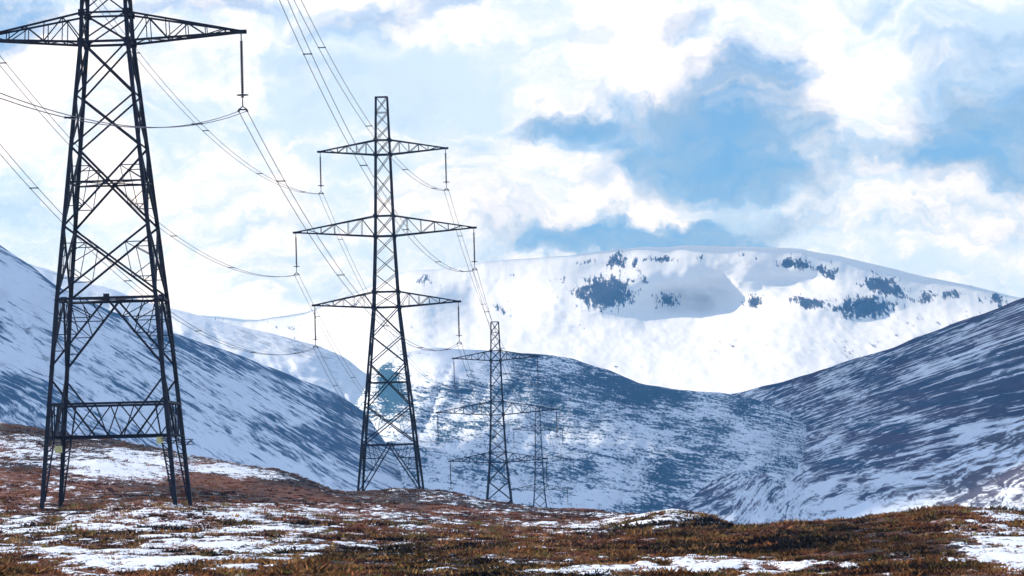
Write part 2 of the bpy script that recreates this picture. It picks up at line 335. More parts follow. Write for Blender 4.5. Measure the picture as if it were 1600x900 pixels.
# ------------------------------------------------------------------ foreground moor (one ground sheet)
DG = [2, 30, 80, 106, 150, 220, 296, 350, 400, 460, 500, 560, 620, 850]
CT = {  # height of the moor given as the elevation it reaches, per bearing, at the distances DG[2:]
 -400: [945, 905, 862, 822, 795, 760, 725, 680, 655, 640, 665, 720],
 0:    [945, 903, 868, 835, 797, 768, 735, 700, 676, 663, 690, 760],
 120:  [945, 902, 868, 835, 797, 774, 748, 712, 690, 682, 708, 780],
 250:  [944, 902, 868, 836, 789, 777, 763, 725, 706, 700, 725, 790],
 300:  [944, 902, 868, 838, 793, 780, 768, 738, 716, 711, 735, 800],
 420:  [944, 902, 870, 838, 804, 790, 775, 752, 736, 732, 755, 830],
 530:  [944, 902, 870, 840, 812, 798, 788, 778, 771, 773, 800, 860],
 575:  [944, 902, 870, 841, 813, 800, 790, 780, 772, 772, 790, 860],
 610:  [944, 902, 870, 842, 815, 800, 789, 770, 765, 772, 790, 860],
 680:  [944, 902, 870, 843, 818, 804, 793, 772, 768, 776, 796, 870],
 760:  [944, 902, 872, 845, 822, 810, 802, 790, 786, 788, 805, 880],
 850:  [944, 902, 872, 846, 824, 814, 808, 802, 799, 802, 812, 890],
 930:  [944, 902, 872, 846, 824, 814, 806, 801, 801, 810, 825, 900],
 1040: [944, 902, 872, 840, 793, 800, 812, 822, 830, 840, 855, 920],
 1090: [944, 902, 872, 840, 800, 812, 822, 830, 838, 850, 865, 930],
 1140: [944, 902, 872, 836, 823, 835, 842, 850, 860, 870, 885, 950],
 1210: [944, 902, 870, 826, 832, 845, 855, 865, 870, 880, 895, 950],
 1300: [943, 900, 862, 818, 836, 848, 858, 866, 876, 886, 900, 960],
 1400: [943, 898, 853, 808, 834, 848, 858, 866, 876, 886, 900, 960],
 1470: [942, 896, 845, 797, 832, 848, 858, 866, 876, 886, 900, 960],
 1600: [942, 896, 848, 805, 835, 848, 858, 866, 876, 886, 900, 960],
 2000: [942, 890, 835, 785, 820, 840, 858, 866, 876, 886, 900, 960]}
cxs = sorted(CT)
TAB = np.array([CT[c] for c in cxs], float)       # columns x DG[2:]
def ground_z(px, D):
    """smooth moor height for bearing px (photo column) and distance D"""
    px = np.asarray(px, float); D = np.asarray(D, float)
    pxc = np.clip(px, cxs[0], cxs[-1])
    i = np.clip(np.searchsorted(cxs, pxc) - 1, 0, len(cxs) - 2)
    ca = np.array(cxs, float); tx = (pxc - ca[i]) / (ca[i + 1] - ca[i]); tx = tx * tx * (3 - 2 * tx) * .5 + tx * .5
    d = np.array(DG[2:], float); Dc = np.clip(D, d[0], d[-1])
    j = np.clip(np.searchsorted(d, Dc) - 1, 0, len(d) - 2)
    td = (Dc - d[j]) / (d[j + 1] - d[j]); td = td * td * (3 - 2 * td) * .6 + td * .4
    y = (TAB[i, j] * (1 - td) + TAB[i, j + 1] * td) * (1 - tx) + (TAB[i + 1, j] * (1 - td) + TAB[i + 1, j + 1] * td) * tx
    _, _, z = at(pxc, y, Dc)
    zn = np.interp(D, [2, 30, 80], [0.0, 0.0, 0.0])
    w = np.clip((D - 30) / 50, 0, 1); w = w * w * (3 - 2 * w)
    z = z * w + zn * (1 - w)
    w2 = np.clip((D - 850) / 500, 0, 1); w2 = w2 * w2 * (3 - 2 * w2)
    return z * (1 - w2) + (-32) * w2
def hummock(X, D):
    n = 0.16 * fbm(X / 5.0, D / 11.0, 4, 101, .55) + 0.45 * fbm(X / 17.0, D / 38.0, 3, 102) * np.clip((D - 90) / 120, 0, 1) * np.clip(D / 300, .3, 1)
    n = n + 0.07 * fbm(X / 1.1, D / 2.2, 3, 103)
    return n * np.clip((D - 25) / 60, 0.0, 1.0) * np.clip((3000 - D) / 2000, 0, 1)
def px_of(X, D): return 800 + X / np.maximum(D, 1) * F
SNOWB = [  # (column, row, half width, half height, weight, tilt): where snow lies and where it is blown clear
 (160, 735, 90, 20, .9, 0), (30, 705, 45, 14, .8, 0), (400, 800, 200, 9, .9, 0), (250, 850, 260, 26, .75, 0), (60, 845, 130, 20, .35, 0), (350, 735, 100, 9, .8, .15),
 (430, 840, 130, 18, .4, 0), (1000, 812, 90, 12, .9, 0), (1060, 798, 60, 10, .8, .2), (900, 835, 90, 12, .3, 0), (1150, 882, 170, 15, 1.0, 0), (1540, 830, 80, 26, 1.1, .1), (1600, 860, 80, 26, .9, 0),
 (1430, 875, 70, 14, .6, 0), (870, 893, 90, 9, .7, 0), (380, 885, 60, 8, .8, 0), (190, 880, 80, 9, .5, 0), (700, 775, 80, 5, .3, 0), (720, 850, 60, 8, .4, 0),
 (300, 765, 250, 16, -.8, 0), (60, 730, 60, 12, -.6, 0), (60, 675, 120, 9, -.7, .1), (100, 805, 160, 12, -.55, 0), (280, 705, 90, 10, -.5, .1), (650, 800, 160, 12, -.4, 0), (640, 770, 130, 6, -.4, 0),
 (580, 850, 130, 20, -.4, 0), (460, 765, 110, 12, -.6, .1), (1250, 830, 200, 22, -1.0, 0), (1350, 850, 130, 30, -.9, 0), (1440, 812, 60, 16, -.9, 0), (600, 895, 200, 10, -.7, 0), (950, 860, 160, 14, -.6, 0), (60, 895, 150, 10, -.6, 0),
 (1480, 885, 60, 12, -.5, 0), (800, 870, 100, 10, -.4, 0), (1210, 855, 80, 9, -.3, 0)]
def row_of(X, D, Z):
    # photo row of a ground point
    q = (Z - CAMZ)
    dx, dy, dz = X, D, q
    w = dx * fw[0] + dy * fw[1] + dz * fw[2]
    a = (dx * rt[0] + dy * rt[1] + dz * rt[2]) / w; b_ = (dx * up[0] + dy * up[1] + dz * up[2]) / w
    return 800 + a * F, 450 - b_ * F
def snow_amount(X, D, Z):
    PX, PY = row_of(X, np.maximum(D, 20), Z)
    s = 0 * X
    for (cx, cy, a, b, w, an) in SNOWB:
        s = s + w * gauss(PX, PY, cx, cy, a * 1.15, b * 1.2, an)
    n = 0.55 * fbm(X / 2.6, D / 14.0, 4, 201, .6) + 0.5 * fbm(X / 0.8, Z * 6 + D / 5.0, 3, 202, .6) + 0.35 * fbm(X / 9.0, D / 40.0, 3, 203)
    return s * 0.58 + n * 1.5 - 0.30 + .45 * fbm(X / .45, Z * 9 + D / 2.5, 2, 207)

# bearings: dense in front of the camera, coarse all around
da = np.linspace(-0.125, 0.125, 760)
wide = np.concatenate([np.linspace(-math.pi, -0.6, 24), np.linspace(-0.55, -0.14, 40)])
TH = np.concatenate([wide, da, -wide[::-1]])
DD = np.concatenate([np.array([0.5, 4, 10, 20, 35, 50, 65, 78]), np.geomspace(88, 640, 620), np.geomspace(660, 1500, 60), np.array([1900, 2600, 3600, 5000, 7000, 10000])])
T2, R2 = np.meshgrid(TH, DD)
inner = np.abs(T2) < 0.56
GX = np.where(inner, np.tan(np.clip(T2, -.56, .56)) * R2, np.sin(T2) * R2 * (1 / math.cos(.56)))
GY = np.where(inner, R2, np.cos(T2) * R2 * (1 / math.cos(.56)))
fr = GY > 0.3 * R2
GZ = np.where(inner, ground_z(px_of(GX, R2), R2) + hummock(GX, R2), ground_z(np.where(T2 < 0, -400., 2000.), R2))
snow = snow_amount(GX, R2, GZ)
snow = np.where(R2 < 85, 0.4 * fbm(GX / 3, GY / 3, 4, 204) - .05, snow)
GZ = GZ + .06 * np.clip(snow * 3 + .3, 0, 1) * np.clip((640 - R2) / 100, 0, 1)     # the snow lies a hand deep
tone = fbm(GX / 7.0, R2 / 50.0, 3, 205) * .5 + .5
# stands of old dark heather
_px, _py = row_of(GX, np.maximum(R2, 20), GZ)
for (cx, cy, a, b, w) in [(470, 750, 70, 8, .7), (100, 678, 130, 7, .5), (640, 769, 60, 5, .8), (760, 784, 60, 5, .7), (40, 728, 60, 9, .5), (300, 775, 90, 8, .3), (400, 738, 60, 5, .6), (270, 712, 80, 6, .5), (380, 860, 60, 12, .4),
                          (1380, 850, 120, 30, .5), (1200, 840, 90, 10, .3), (600, 862, 80, 12, .4), (1100, 815, 60, 5, .4)]:
    tone = tone - w * gauss(_px, _py, cx, cy, a, b)

def ground_material():
    m, nt, b = new_mat('moor')
    tcn = nt.nodes.new('ShaderNodeTexCoord'); ob = tcn.outputs['Object']
    f1 = noise(nt, mapping(nt, ob, scale=(2.6, 0.5, 7.0)), 1.0, 6, 0.68)
    f2 = noise(nt, mapping(nt, ob, scale=(8, 1.4, 18.0)), 1.0, 4, 0.65)
    s = mth(nt, 'ADD', attr(nt, 'snow'), mth(nt, 'MULTIPLY', mth(nt, 'SUBTRACT', mth(nt, 'ADD', mth(nt, 'MULTIPLY', f1, .55), mth(nt, 'MULTIPLY', f2, .45)),   .5), 5.2))
    f = sstep(nt, s, -0.04, 0.12)
    t = attr(nt, 'tone')
    c1 = mixc(nt, sstep(nt, mth(nt, 'ADD', t, mth(nt, 'MULTIPLY', mth(nt, 'SUBTRACT', f1, .5), 1.2)), 0.35, 0.70), (0.014, 0.008, 0.009), (0.17, 0.052, 0.022))
    c2 = mixc(nt, sstep(nt, f2, 0.54, 0.70), c1, (0.42, 0.24, 0.12))
    c3 = mixc(nt, sstep(nt, noise(nt, mapping(nt, ob, scale=(.9, .12, 1)), 1, 4), 0.56, 0.7), c2, (0.045, 0.036, 0.012))
    col = mixc(nt, f, c3, (0.86, 0.86, 0.88))
    nt.links.new(col, b.inputs['Base Color']); b.inputs['Roughness'].default_value = 0.85; b.inputs['Specular IOR Level'].default_value = 0.15
    bp = nt.nodes.new('ShaderNodeBump'); bp.inputs['Strength'].default_value = 0.8; bp.inputs['Distance'].default_value = 0.12
    nt.links.new(mth(nt, 'ADD', f1, f2), bp.inputs['Height']); nt.links.new(bp.outputs[0], b.inputs['Normal'])
    return m
g = grid_mesh('ground', GX, GY, GZ, ground_material(), {'snow': snow, 'tone': tone}); g['kind'] = 'structure'

# ------------------------------------------------------------------ heather and grass on the moor
def plant_material():
    m, nt, b = new_mat('heather_stems')
    a = nt.nodes.new('ShaderNodeAttribute'); a.attribute_name = 'tint'
    nt.links.new(a.outputs['Color'], b.inputs['Base Color']); b.inputs['Roughness'].default_value = 0.8; b.inputs['Specular IOR Level'].default_value = 0.1
    return m
PM = plant_material()
rng = np.random.default_rng(11)
def scatter(name, count, rows, pal, hgt, wid, spread, blades, snow_max, lean=0.6, colrange=None, keep=None, loose=.12, patch=False):
    # candidates spread evenly over the view, weighted to the near slopes
    r = rng.random(count * 3)
    D = rows[0] * (rows[1] / rows[0]) ** r
    PXc = rng.uniform(-60, 1660, count * 3)
    X = (PXc - 800) / F * D
    Z = ground_z(px_of(X, D), D) + hummock(X, D)
    s = snow_amount(X, D, Z)
    ok = s < snow_max + rng.normal(0, loose, len(s))
    if keep is not None:
        a, b = row_of(X, D, Z); ok &= keep(a, b, D)
    X, D, Z, s = [q[ok][:count] for q in (X, D, Z, s)]
    n = len(X)
    sc_ = rng.uniform(.55, 1.25, n) * np.clip(D / 160, .85, 1.6)
    if patch: sc_ = sc_ * np.clip(.75 + .9 * fbm(X / 1.6, D / 9, 3, 88), .35, 1.5)
    pal = np.array(pal); cn = fbm(X / 3.5, D / 25, 3, 77) * .5 + .5
    ci = np.clip((cn * 1.5 - .25 + rng.normal(0, .22, n)) * len(pal), 0, len(pal) - 1).astype(int)
    colr = pal[ci] * rng.uniform(.7, 1.3, (n, 1))
    B = blades
    qx, qy = row_of(X, D, Z)
    colr = colr * (1 - .55 * np.clip(gauss(qx, qy, 470, 750, 80, 9) + gauss(qx, qy, 640, 769, 80, 6) + gauss(qx, qy, 300, 775, 90, 8) * .6 + gauss(qx, qy, 1390, 860, 110, 26) * .8, 0, 1))[:, None]
    bx = np.repeat(X, B); by = np.repeat(D, B); bz = np.repeat(Z, B); k = np.repeat(sc_, B)
    ang = rng.uniform(0, 2 * np.pi, n * B); rad = spread * k * np.sqrt(rng.random(n * B))
    ox = bx + np.cos(ang) * rad; oy = by + np.sin(ang) * rad
    oz = bz - .03
    L = hgt * k * rng.uniform(.5, 1.1, n * B) * (1 - .45 * (rad / (spread * k + 1e-6)) ** 2)
    ld = rng.uniform(0, 2 * np.pi, n * B); la = rng.random(n * B) * lean
    tx = ox + np.cos(ld) * L * la + np.cos(ang) * L * .25; ty = oy + np.sin(ld) * L * la; tz = oz + L
    w = wid * k * rng.uniform(.6, 1.4, n * B)
    wa = rng.uniform(-.9, .9, n * B); wx = np.cos(wa) * w; wy = np.sin(wa) * w
    mx_ = (ox + tx) / 2 + rng.normal(0, .02, n * B); my = (oy + ty) / 2; mz = oz + L * .55
    V = np.stack([np.stack([ox - wx * .5, oy - wy * .5, oz], -1), np.stack([ox + wx * .5, oy + wy * .5, oz], -1),
                  np.stack([mx_ + wx * .6, my + wy * .6, mz], -1), np.stack([tx, ty, tz], -1), np.stack([mx_ - wx * .6, my - wy * .6, mz], -1)], 1)
    V = V.reshape(-1, 3).astype(np.float32); nf = n * B
    li = np.arange(nf * 5, dtype=np.int32)
    me = bpy.data.meshes.new(name)
    me.vertices.add(len(V)); me.vertices.foreach_set('co', V.ravel())
    me.loops.add(nf * 5); me.loops.foreach_set('vertex_index', li)
    me.polygons.add(nf); me.polygons.foreach_set('loop_start', np.arange(0, nf * 5, 5, dtype=np.int32))
    me.update(calc_edges=True)
    cv_ = np.repeat(np.repeat(colr, B, 0) * rng.uniform(.65, 1.35, (nf, 1)), 5, 0)
    ca = me.color_attributes.new('tint', 'FLOAT_COLOR', 'POINT')
    ca.data.foreach_set('color', np.concatenate([cv_, np.ones((len(cv_), 1))], 1).astype(np.float32).ravel())
    me.materials.append(PM)
    o = bpy.data.objects.new(name, me); COL.objects.link(o); o['kind'] = 'stuff'
    return o
RUST = [(0.035, 0.020, 0.014), (0.075, 0.028, 0.016), (0.19, 0.062, 0.028), (0.28, 0.11, 0.042), (0.20, 0.085, 0.04)]
h = scatter('heather', 20000, (92, 560), RUST, .11, .034, .26, 20, -0.02, lean=1.4, loose=.7)
h['label'] = 'rust brown heather in low clumps all over the snowy moor'; h['category'] = 'heather'
OL = [(0.012, 0.009, 0.007), (0.03, 0.018, 0.009), (0.09, 0.055, 0.016), (0.32, 0.15, 0.045), (0.26, 0.10, 0.032), (0.035, 0.016, 0.010)]
h2 = scatter('scrub', 2100, (95, 260), OL, .23, .044, .58, 56, 0.0, lean=1.9, patch=True,
             keep=lambda a, b, D: (((a > 950) & (a < 1500) & (b < 880)) | (rng.random(len(a)) < .26) | (b > 878) & (rng.random(len(a)) < .5)) & (b < 905))
h2['label'] = 'taller olive and orange scrub on the rise at the right of the moor'; h2['category'] = 'scrub'
ST = [(0.30, 0.15, 0.05), (0.38, 0.21, 0.08), (0.22, 0.17, 0.04), (0.33, 0.12, 0.05)]
h3 = scatter('grass', 2600, (88, 330), ST, .20, .022, .20, 22, 0.30, lean=1.3)
h3['label'] = 'straw coloured winter grass poking through the snow on the moor'; h3['category'] = 'grass'

# ------------------------------------------------------------------ pylons
def steel(name, col, rough=.55, metal=.35):
    m, nt, b = new_mat(name)
    tcn = nt.nodes.new('ShaderNodeTexCoord')
    n = noise(nt, tcn.outputs['Object'], 1.7, 5, .6)
    c = mixc(nt, sstep(nt, n, .35, .7), col, tuple(q * 1.9 for q in col))
    nt.links.new(c, b.inputs['Base Color']); b.inputs['Roughness'].default_value = rough; b.inputs['Metallic'].default_value = metal; b.inputs['Specular IOR Level'].default_value = .2
    return m
M_STEEL = steel('weathered_steel', (0.015, 0.016, 0.023), .7, 0)
M_GLASS = steel('insulator_glaze', (0.035, 0.03, 0.035), .3, 0)
M_CABLE = steel('aluminium_cable', (0.07, 0.07, 0.085), .5, .5)
M_CONC = steel('footing_concrete', (0.22, 0.21, 0.20), .9, 0)
M_YEL, _nt, _b = new_mat('yellow_sign_enamel'); _b.inputs['Base Color'].default_value = (0.75, 0.62, 0.08, 1); _b.inputs['Roughness'].default_value = .4
_tc = _nt.nodes.new('ShaderNodeTexCoord'); _nt.links.new(mixc(_nt, sstep(_nt, noise(_nt, _tc.outputs['Object'], 3, 4), .4, .7), (0.70, 0.66, 0.28), (0.50, 0.46, 0.18)), _b.inputs['Base Color'])

class MB:
    def __init__(s): s.v = []; s.f = []
    def bar(s, a, b, w, angle=False, t=None):
        a = Vector(a); b = Vector(b); d = (b - a)
        if d.length < 1e-4: return
        d.normalize(); ref = Vector((0, 0, 1)) if abs(d.z) < .9 else Vector((0, 1, 0))
        x = d.cross(ref).normalized(); y = d.cross(x).normalized()
        i = len(s.v)
        if angle:
            t = t or w * .22; h_ = w / 2
            pr = [(-h_, -h_), (h_, -h_), (h_, -h_ + t), (-h_ + t, -h_ + t), (-h_ + t, h_), (-h_, h_)]
        else:
            h_ = w / 2; pr = [(-h_, -h_), (h_, -h_), (h_, h_), (-h_, h_)]
        k = len(pr)
        for p in (a, b):
            for (u, v) in pr: s.v.append(p + x * u + y * v)
        for j in range(k):
            s.f.append((i + j, i + (j + 1) % k, i + k + (j + 1) % k, i + k + j))
        s.f.append(tuple(range(i + k - 1, i - 1, -1))); s.f.append(tuple(range(i + k, i + 2 * k)))
    def box(s, c, size):
        i = len(s.v); cx, cy, cz = c; a, b, h_ = [q / 2 for q in size]
        for z in (-h_, h_):
            for (x, y) in ((-a, -b), (a, -b), (a, b), (-a, b)): s.v.append(Vector((cx + x, cy + y, cz + z)))
        for f in ((3, 2, 1, 0), (4, 5, 6, 7), (0, 1, 5, 4), (1, 2, 6, 5), (2, 3, 7, 6), (3, 0, 4, 7)): s.f.append(tuple(i + q for q in f))
    def lathe(s, c, prof, seg=12):
        i = len(s.v)
        for (r, z) in prof:
            for k in range(seg):
                t = 2 * math.pi * k / seg; s.v.append(Vector((c[0] + r * math.cos(t), c[1] + r * math.sin(t), c[2] + z)))
        for j in range(len(prof) - 1):
            for k in range(seg):
                a = i + j * seg + k; b = i + j * seg + (k + 1) % seg
                s.f.append((a, b, b + seg, a + seg))
        s.f.append(tuple(i + k for k in range(seg))[::-1]); s.f.append(tuple(i + (len(prof) - 1) * seg + k for k in range(seg)))
    def tube(s, pts, r, seg=6, closed=False):
        i = len(s.v); n = len(pts)
        for q, p in enumerate(pts):
            p = Vector(p)
            a = Vector(pts[(q - 1) % n]) if (closed or q) else p
            b = Vector(pts[(q + 1) % n]) if (closed or q < n - 1) else p
            d = (b - a).normalized(); ref = Vector((0, 0, 1)) if abs(d.z) < .9 else Vector((0, 1, 0))
            x = d.cross(ref).normalized(); y = d.cross(x)
            for k in range(seg):
                t = 2 * math.pi * k / seg; s.v.append(p + x * (r * math.cos(t)) + y * (r * math.sin(t)))
        for q in range(n if closed else n - 1):
            for k in range(seg):
                a = i + q * seg + k; b = i + q * seg + (k + 1) % seg; nx_ = ((q + 1) % n - q) * seg
                s.f.append((a, b, b + nx_, a + nx_))
    def build(s, name, mat, parent=None, smooth=False):
        me = bpy.data.meshes.new(name); me.from_pydata([tuple(v) for v in s.v], [], s.f); me.materials.append(mat)
        if smooth:
            for p in me.polygons: p.use_smooth = True
        me.update()
        o = bpy.data.objects.new(name, me); COL.objects.link(o)
        if parent: o.parent = parent
        return o

HZ = [-8, 0, 21.6, 29.85, 39.3, 46.0]; HW = [4.15, 3.6, 1.45, 1.08, 0.84, 0.66]
def hw(z): return float(np.interp(z, HZ, HW))
ARMS = [(39.3, 41.0, 39.85, 7.5), (29.85, 32.2, 30.55, 10.55), (21.6, 23.4, 22.05, 8.55)]   # bottom, top, tip heights, reach
INS = 4.75
def make_pylon(ext):
    """ext = how far the leg extensions go below the standard base"""
    root = bpy.data.objects.new('electricity_pylon', None); COL.objects.link(root)
    zb = -ext if ext else 0.0
    C4 = [(-1, -1), (1, -1), (1, 1), (-1, 1)]
    cor = lambda z, i: Vector((C4[i % 4][0] * hw(z), C4[i % 4][1] * hw(z), z))
    for i in range(4):
        L = MB(); zs = [zb - .5, 5.7, 21.6, 29.85, 39.3, 46.0]; ws = [.25, .24, .22, .19, .16]
        for k in range(5): L.bar(cor(zs[k], i), cor(zs[k + 1], i), ws[k])
        leg = L.build('leg', M_STEEL, root)
        fb = MB(); c = cor(zb - .25, i); fb.lathe((c.x, c.y, c.z - .5), [(.48, 0), (.48, .55), (.40, .62)], 14); fb.build('footing', M_CONC, leg)
    B = MB()
    def face(i, fn): # fn(a,b) with corner functions of the face's two legs
        fn(lambda z: cor(z, i), lambda z: cor(z, i + 1))
    def X(z0, z1, w):
        for i in range(4):
            a0, a1, b0, b1 = cor(z0, i), cor(z1, i), cor(z0, i + 1), cor(z1, i + 1)
            B.bar(a0, b1, w); B.bar(b0, a1, w)
    def H(z, w):
        for i in range(4): B.bar(cor(z, i), cor(z, i + 1), w)
    def lerp(a, b, t): return a + (b - a) * t
    for z0, z1 in ((23.4, 25.5), (25.5, 27.65), (27.65, 29.85), (32.2, 34.6), (34.6, 36.95), (36.95, 39.3), (41.0, 42.6), (42.6, 44.2), (44.2, 46.0)): X(z0, z1, .075)
    for z0, z1 in ((21.6, 23.4), (29.85, 32.2), (39.3, 41.0)): X(z0, z1, .085); H(z0, .15); H(z1, .12)
    H(46.0, .10); H(44.2, .07)
    nodes = [21.6, 18.3, 15.1, 10.2, 5.9]
    for k in range(4): X(nodes[k + 1], nodes[k], .105 if k < 2 else .125)
    for i in range(4):
        # level frame through the crossing of the third panel
        zc = 12.9
        B.bar(cor(zc, i), cor(zc, i + 1), .11)
        # redundant members in the big panels
        for (z0, z1) in ((10.2, 15.1), (5.9, 10.2)):
            a0, a1, b0, b1 = cor(z0, i), cor(z1, i), cor(z0, i + 1), cor(z1, i + 1)
            for (P0, P1, side) in ((a0, b1, 0), (b0, a1, 1), (b1, a0, 1), (a1, b0, 0)):
                lo = lerp(P0, P1, .25)
                j = i if side == 0 else i + 1
                zz_ = lo.z; B.bar(lo, cor(zz_, j), .055)
                zn = lo.z + (.9 if P1.z > P0.z else -.9); B.bar(lo, cor(zn, j), .05)
            lo = lerp(a0, b1, .25); hi = lerp(b0, a1, .75); B.bar(lo, hi, .045)
            lo = lerp(b0, a1, .25); hi = lerp(a0, b1, .75); B.bar(lo, hi, .045)
        # waist frame and K bracing to the legs
        mid = (cor(5.7, i) + cor(5.7, i + 1)) / 2
        B.bar(cor(5.7, i), cor(5.7, i + 1), .16)
        B.bar(mid - Vector((0, 0, .1)), mid + Vector((0, 0, .25)), .34)
        zk = 1.5 if ext else 0.2
        for j in (i, i + 1):
            foot = cor(zk, j); B.bar(mid, foot, .125)
            for t, dz in ((.28, 1.1), (.52, 1.2), (.76, .9)):
                p = lerp(mid, foot, t); B.bar(p, cor(p.z, j), .055); B.bar(p, cor(min(p.z + dz, 5.6), j), .055)
            p = lerp(mid, foot, .28); q = lerp(cor(5.7, j), mid, .45); B.bar(p, q, .055); B.bar(lerp(mid, foot, .5), lerp(cor(5.7, j), mid, .25), .055)
        if ext:
            a, b_ = cor(-.75, i), cor(-.75, i + 1); B.bar(a, b_, .14)
            a3, b3 = cor(-2.75, i), cor(-2.75, i + 1); B.bar(lerp(a3, b3, .06), lerp(a3, b3, .94), .12); B.bar(a3, b3, .12)
            B.bar(cor(.9, i), lerp(a3, b3, .40), .11); B.bar(cor(.9, i + 1), lerp(a3, b3, .60), .11)
            tt = [0, .2, .4, .5, .6, .8, 1]
            for q in range(6):
                u, v = (a, b_) if q % 2 == 0 else (a3, b3); u2, v2 = (a3, b3) if q % 2 == 0 else (a, b_)
                B.bar(lerp(u, v, tt[q]), lerp(u2, v2, tt[q + 1]), .07)
            # stepped bracing inside each long leg
            for j, o_ in ((i, i + 1), (i + 1, i)):
                inn = lambda z: lerp(cor(z, j), cor(z, o_), .10)
                zz_ = -2.75
                B.bar(inn(-.75), lerp(cor(-ext + .3, j), cor(-ext + .3, o_), .02), .09)
                k = 0
                while zz_ > -ext + .45:
                    wv_ = .02 + .08 * (zz_ + ext) / (ext - .75)
                    p = lerp(cor(zz_, j), cor(zz_, o_), wv_); B.bar(p, cor(zz_, j), .05)
                    B.bar(p, cor(zz_ - .55, j), .055); zz_ -= .55
    # plan bracing
    for z in (5.7, 12.9):
        B.bar(cor(z, 0), cor(z, 2), .06); B.bar(cor(z, 1), cor(z, 3), .06)
    # gusset plates where legs meet the arms
    for (z0, z1, zt, A) in ARMS:
        for z in (z0, z1):
            for i in range(4):
                c = cor(z, i); B.box((c.x * 1.0, c.y * 1.04, z), (.42, .05, .42))
    B.build('lattice', M_STEEL, root)
    for (z0, z1, zt, A) in ARMS:
        for sx in (-1, 1):
            R = MB(); tip = [Vector((sx * A, -.10, zt)), Vector((sx * A, .10, zt))]
            lo = [Vector((sx * hw(z0), s * hw(z0), z0)) for s in (-1, 1)]; hi = [Vector((sx * hw(z1), s * hw(z1), z1)) for s in (-1, 1)]
            for k in (0, 1):
                R.bar(lo[k], tip[k], .14); R.bar(hi[k], tip[k], .12)
                nb = 5; prev = None
                for q in range(1, nb + 1):
                    t = q / (nb + 1.0); a = lerp(lo[k], tip[k], t); b_ = lerp(hi[k], tip[k], t)
                    R.bar(a, b_, .055)
                    t0 = (q - 1) / (nb + 1.0); R.bar(lerp(lo[k], tip[k], t0) if q % 2 else lerp(hi[k], tip[k], t0), b_ if q % 2 else a, .065)
            for q in range(6):
                t0 = q / 6.; t1 = (q + 1) / 6.
                a, b_ = (0, 1) if q % 2 else (1, 0)
                R.bar(lerp(lo[a], tip[a], t0), lerp(lo[b_], tip[b_], t1), .06); R.bar(lerp(lo[0], tip[0], t0), lerp(lo[1], tip[1], t0), .06)
            R.bar((sx * (A - .9), 0, zt), (sx * (A + .12), 0, zt), .24)
            R.build('cross_arm', M_STEEL, root)
            # insulator string hanging from the tip
            S = MB(); ix = sx * (A - .22); zt_ = zt - .12
            S.bar((ix, 0, zt_ + .1), (ix, 0, zt_ - .45), .07)
            prof = []
            z = -.45; 
            while z > -INS + .75:
                prof += [(.05, z), (.105, z - .05), (.105, z - .09), (.06, z - .12)]; z -= .155
            S.lathe((ix, 0, zt_), prof[::-1], 8)
            S.bar((ix, 0, zt_ + z), (ix, 0, zt_ - INS + .2), .07)
            so_ = S.build('insulator_string', M_GLASS, root)
            T = MB()
            T.tube([(ix + .34 * math.cos(2 * math.pi * k / 14), .34 * math.sin(2 * math.pi * k / 14), zt_ - INS + .95) for k in range(14)], .03, 5, True)
            T.bar((ix - .34, 0, zt_ - INS + .95), (ix + .34, 0, zt_ - INS + .95), .04)
            T.build('corona_ring', M_STEEL, so_)
            Y = MB()
            Y.bar((ix, 0, zt_ - INS + .25), (ix - .26, 0, zt_ - INS + .05), .06); Y.bar((ix, 0, zt_ - INS + .25), (ix + .26, 0, zt_ - INS + .05), .06)
            Y.bar((ix - .28, 0, zt_ - INS + .05), (ix + .28, 0, zt_ - INS + .05), .08)
            for s in (-1, 1): Y.bar((ix + s * .26, -.25, zt_ - INS - .04), (ix + s * .26, .25, zt_ - INS - .04), .10)
            Y.build('suspension_clamp', M_STEEL, so_)
    if ext:
        for (i, dx, s) in ((0, .85, .55), (1, -.6, .50)):
            c = cor(-3.5 if i == 0 else -3.1, i); sg = MB(); sg.box((c.x + dx, c.y - .16, c.z), (s * .8, .03, .42)); sg.build('warning_plate', M_YEL, root)
        for i in range(4):   # anti-climbing guard round each leg
            gd = MB()
            c = cor(-3.3, i); 
            for k in range(3):
                z = c.z + k * .16; w_ = .5
                gd.tube([(c.x - w_, c.y - w_, z), (c.x + w_, c.y - w_, z), (c.x + w_, c.y + w_, z), (c.x - w_, c.y + w_, z)], .015, 4, True)
            for (u, v) in ((-1, -1), (1, -1), (1, 1), (-1, 1)): gd.bar((c.x, c.y, c.z - .1), (c.x + u * .5, c.y + v * .5, c.z + .32), .03)
            gd.build('climbing_guard', M_STEEL, root)
    return root

def place_px(px, py, D):
    return Vector([float(q) for q in at(px, py, D)])
GROUP = 'lattice electricity pylons of one line'
YAW = math.radians(-2.5)
P = []
p1 = make_pylon(7.0); loc = place_px(183, 790, 296.0); p1.location = (loc.x, loc.y, loc.z + 7.0)
p1['label'] = 'nearest lattice pylon at the left, on extended legs with yellow warning plates'
p2 = make_pylon(0); p2.location = place_px(611, 772, 555.0)
p2['label'] = 'lattice pylon left of centre whose three pairs of arms all stand clear'
def copy_tree(o, parent=None):
    c = o.copy(); COL.objects.link(c); c.parent = parent
    for ch in list(o.children): copy_tree(ch, c)
    return c
p3 = copy_tree(p2); q = place_px(773, 503, 833.0); p3.location = (q.x, q.y, q.z - 46)
p3['label'] = 'smaller lattice pylon against the middle hill, feet behind the dark knoll'
p4 = copy_tree(p2); q = place_px(843, 764, 1430.0); p4.location = (q.x, q.y, q.z - 22)
p4['label'] = 'farthest and faintest lattice pylon, low in the valley right of the third'
for p in (p1, p2, p3, p4):
    p.rotation_euler = (0, 0, YAW); p['category'] = 'pylon'; p['group'] = GROUP; P.append(p)

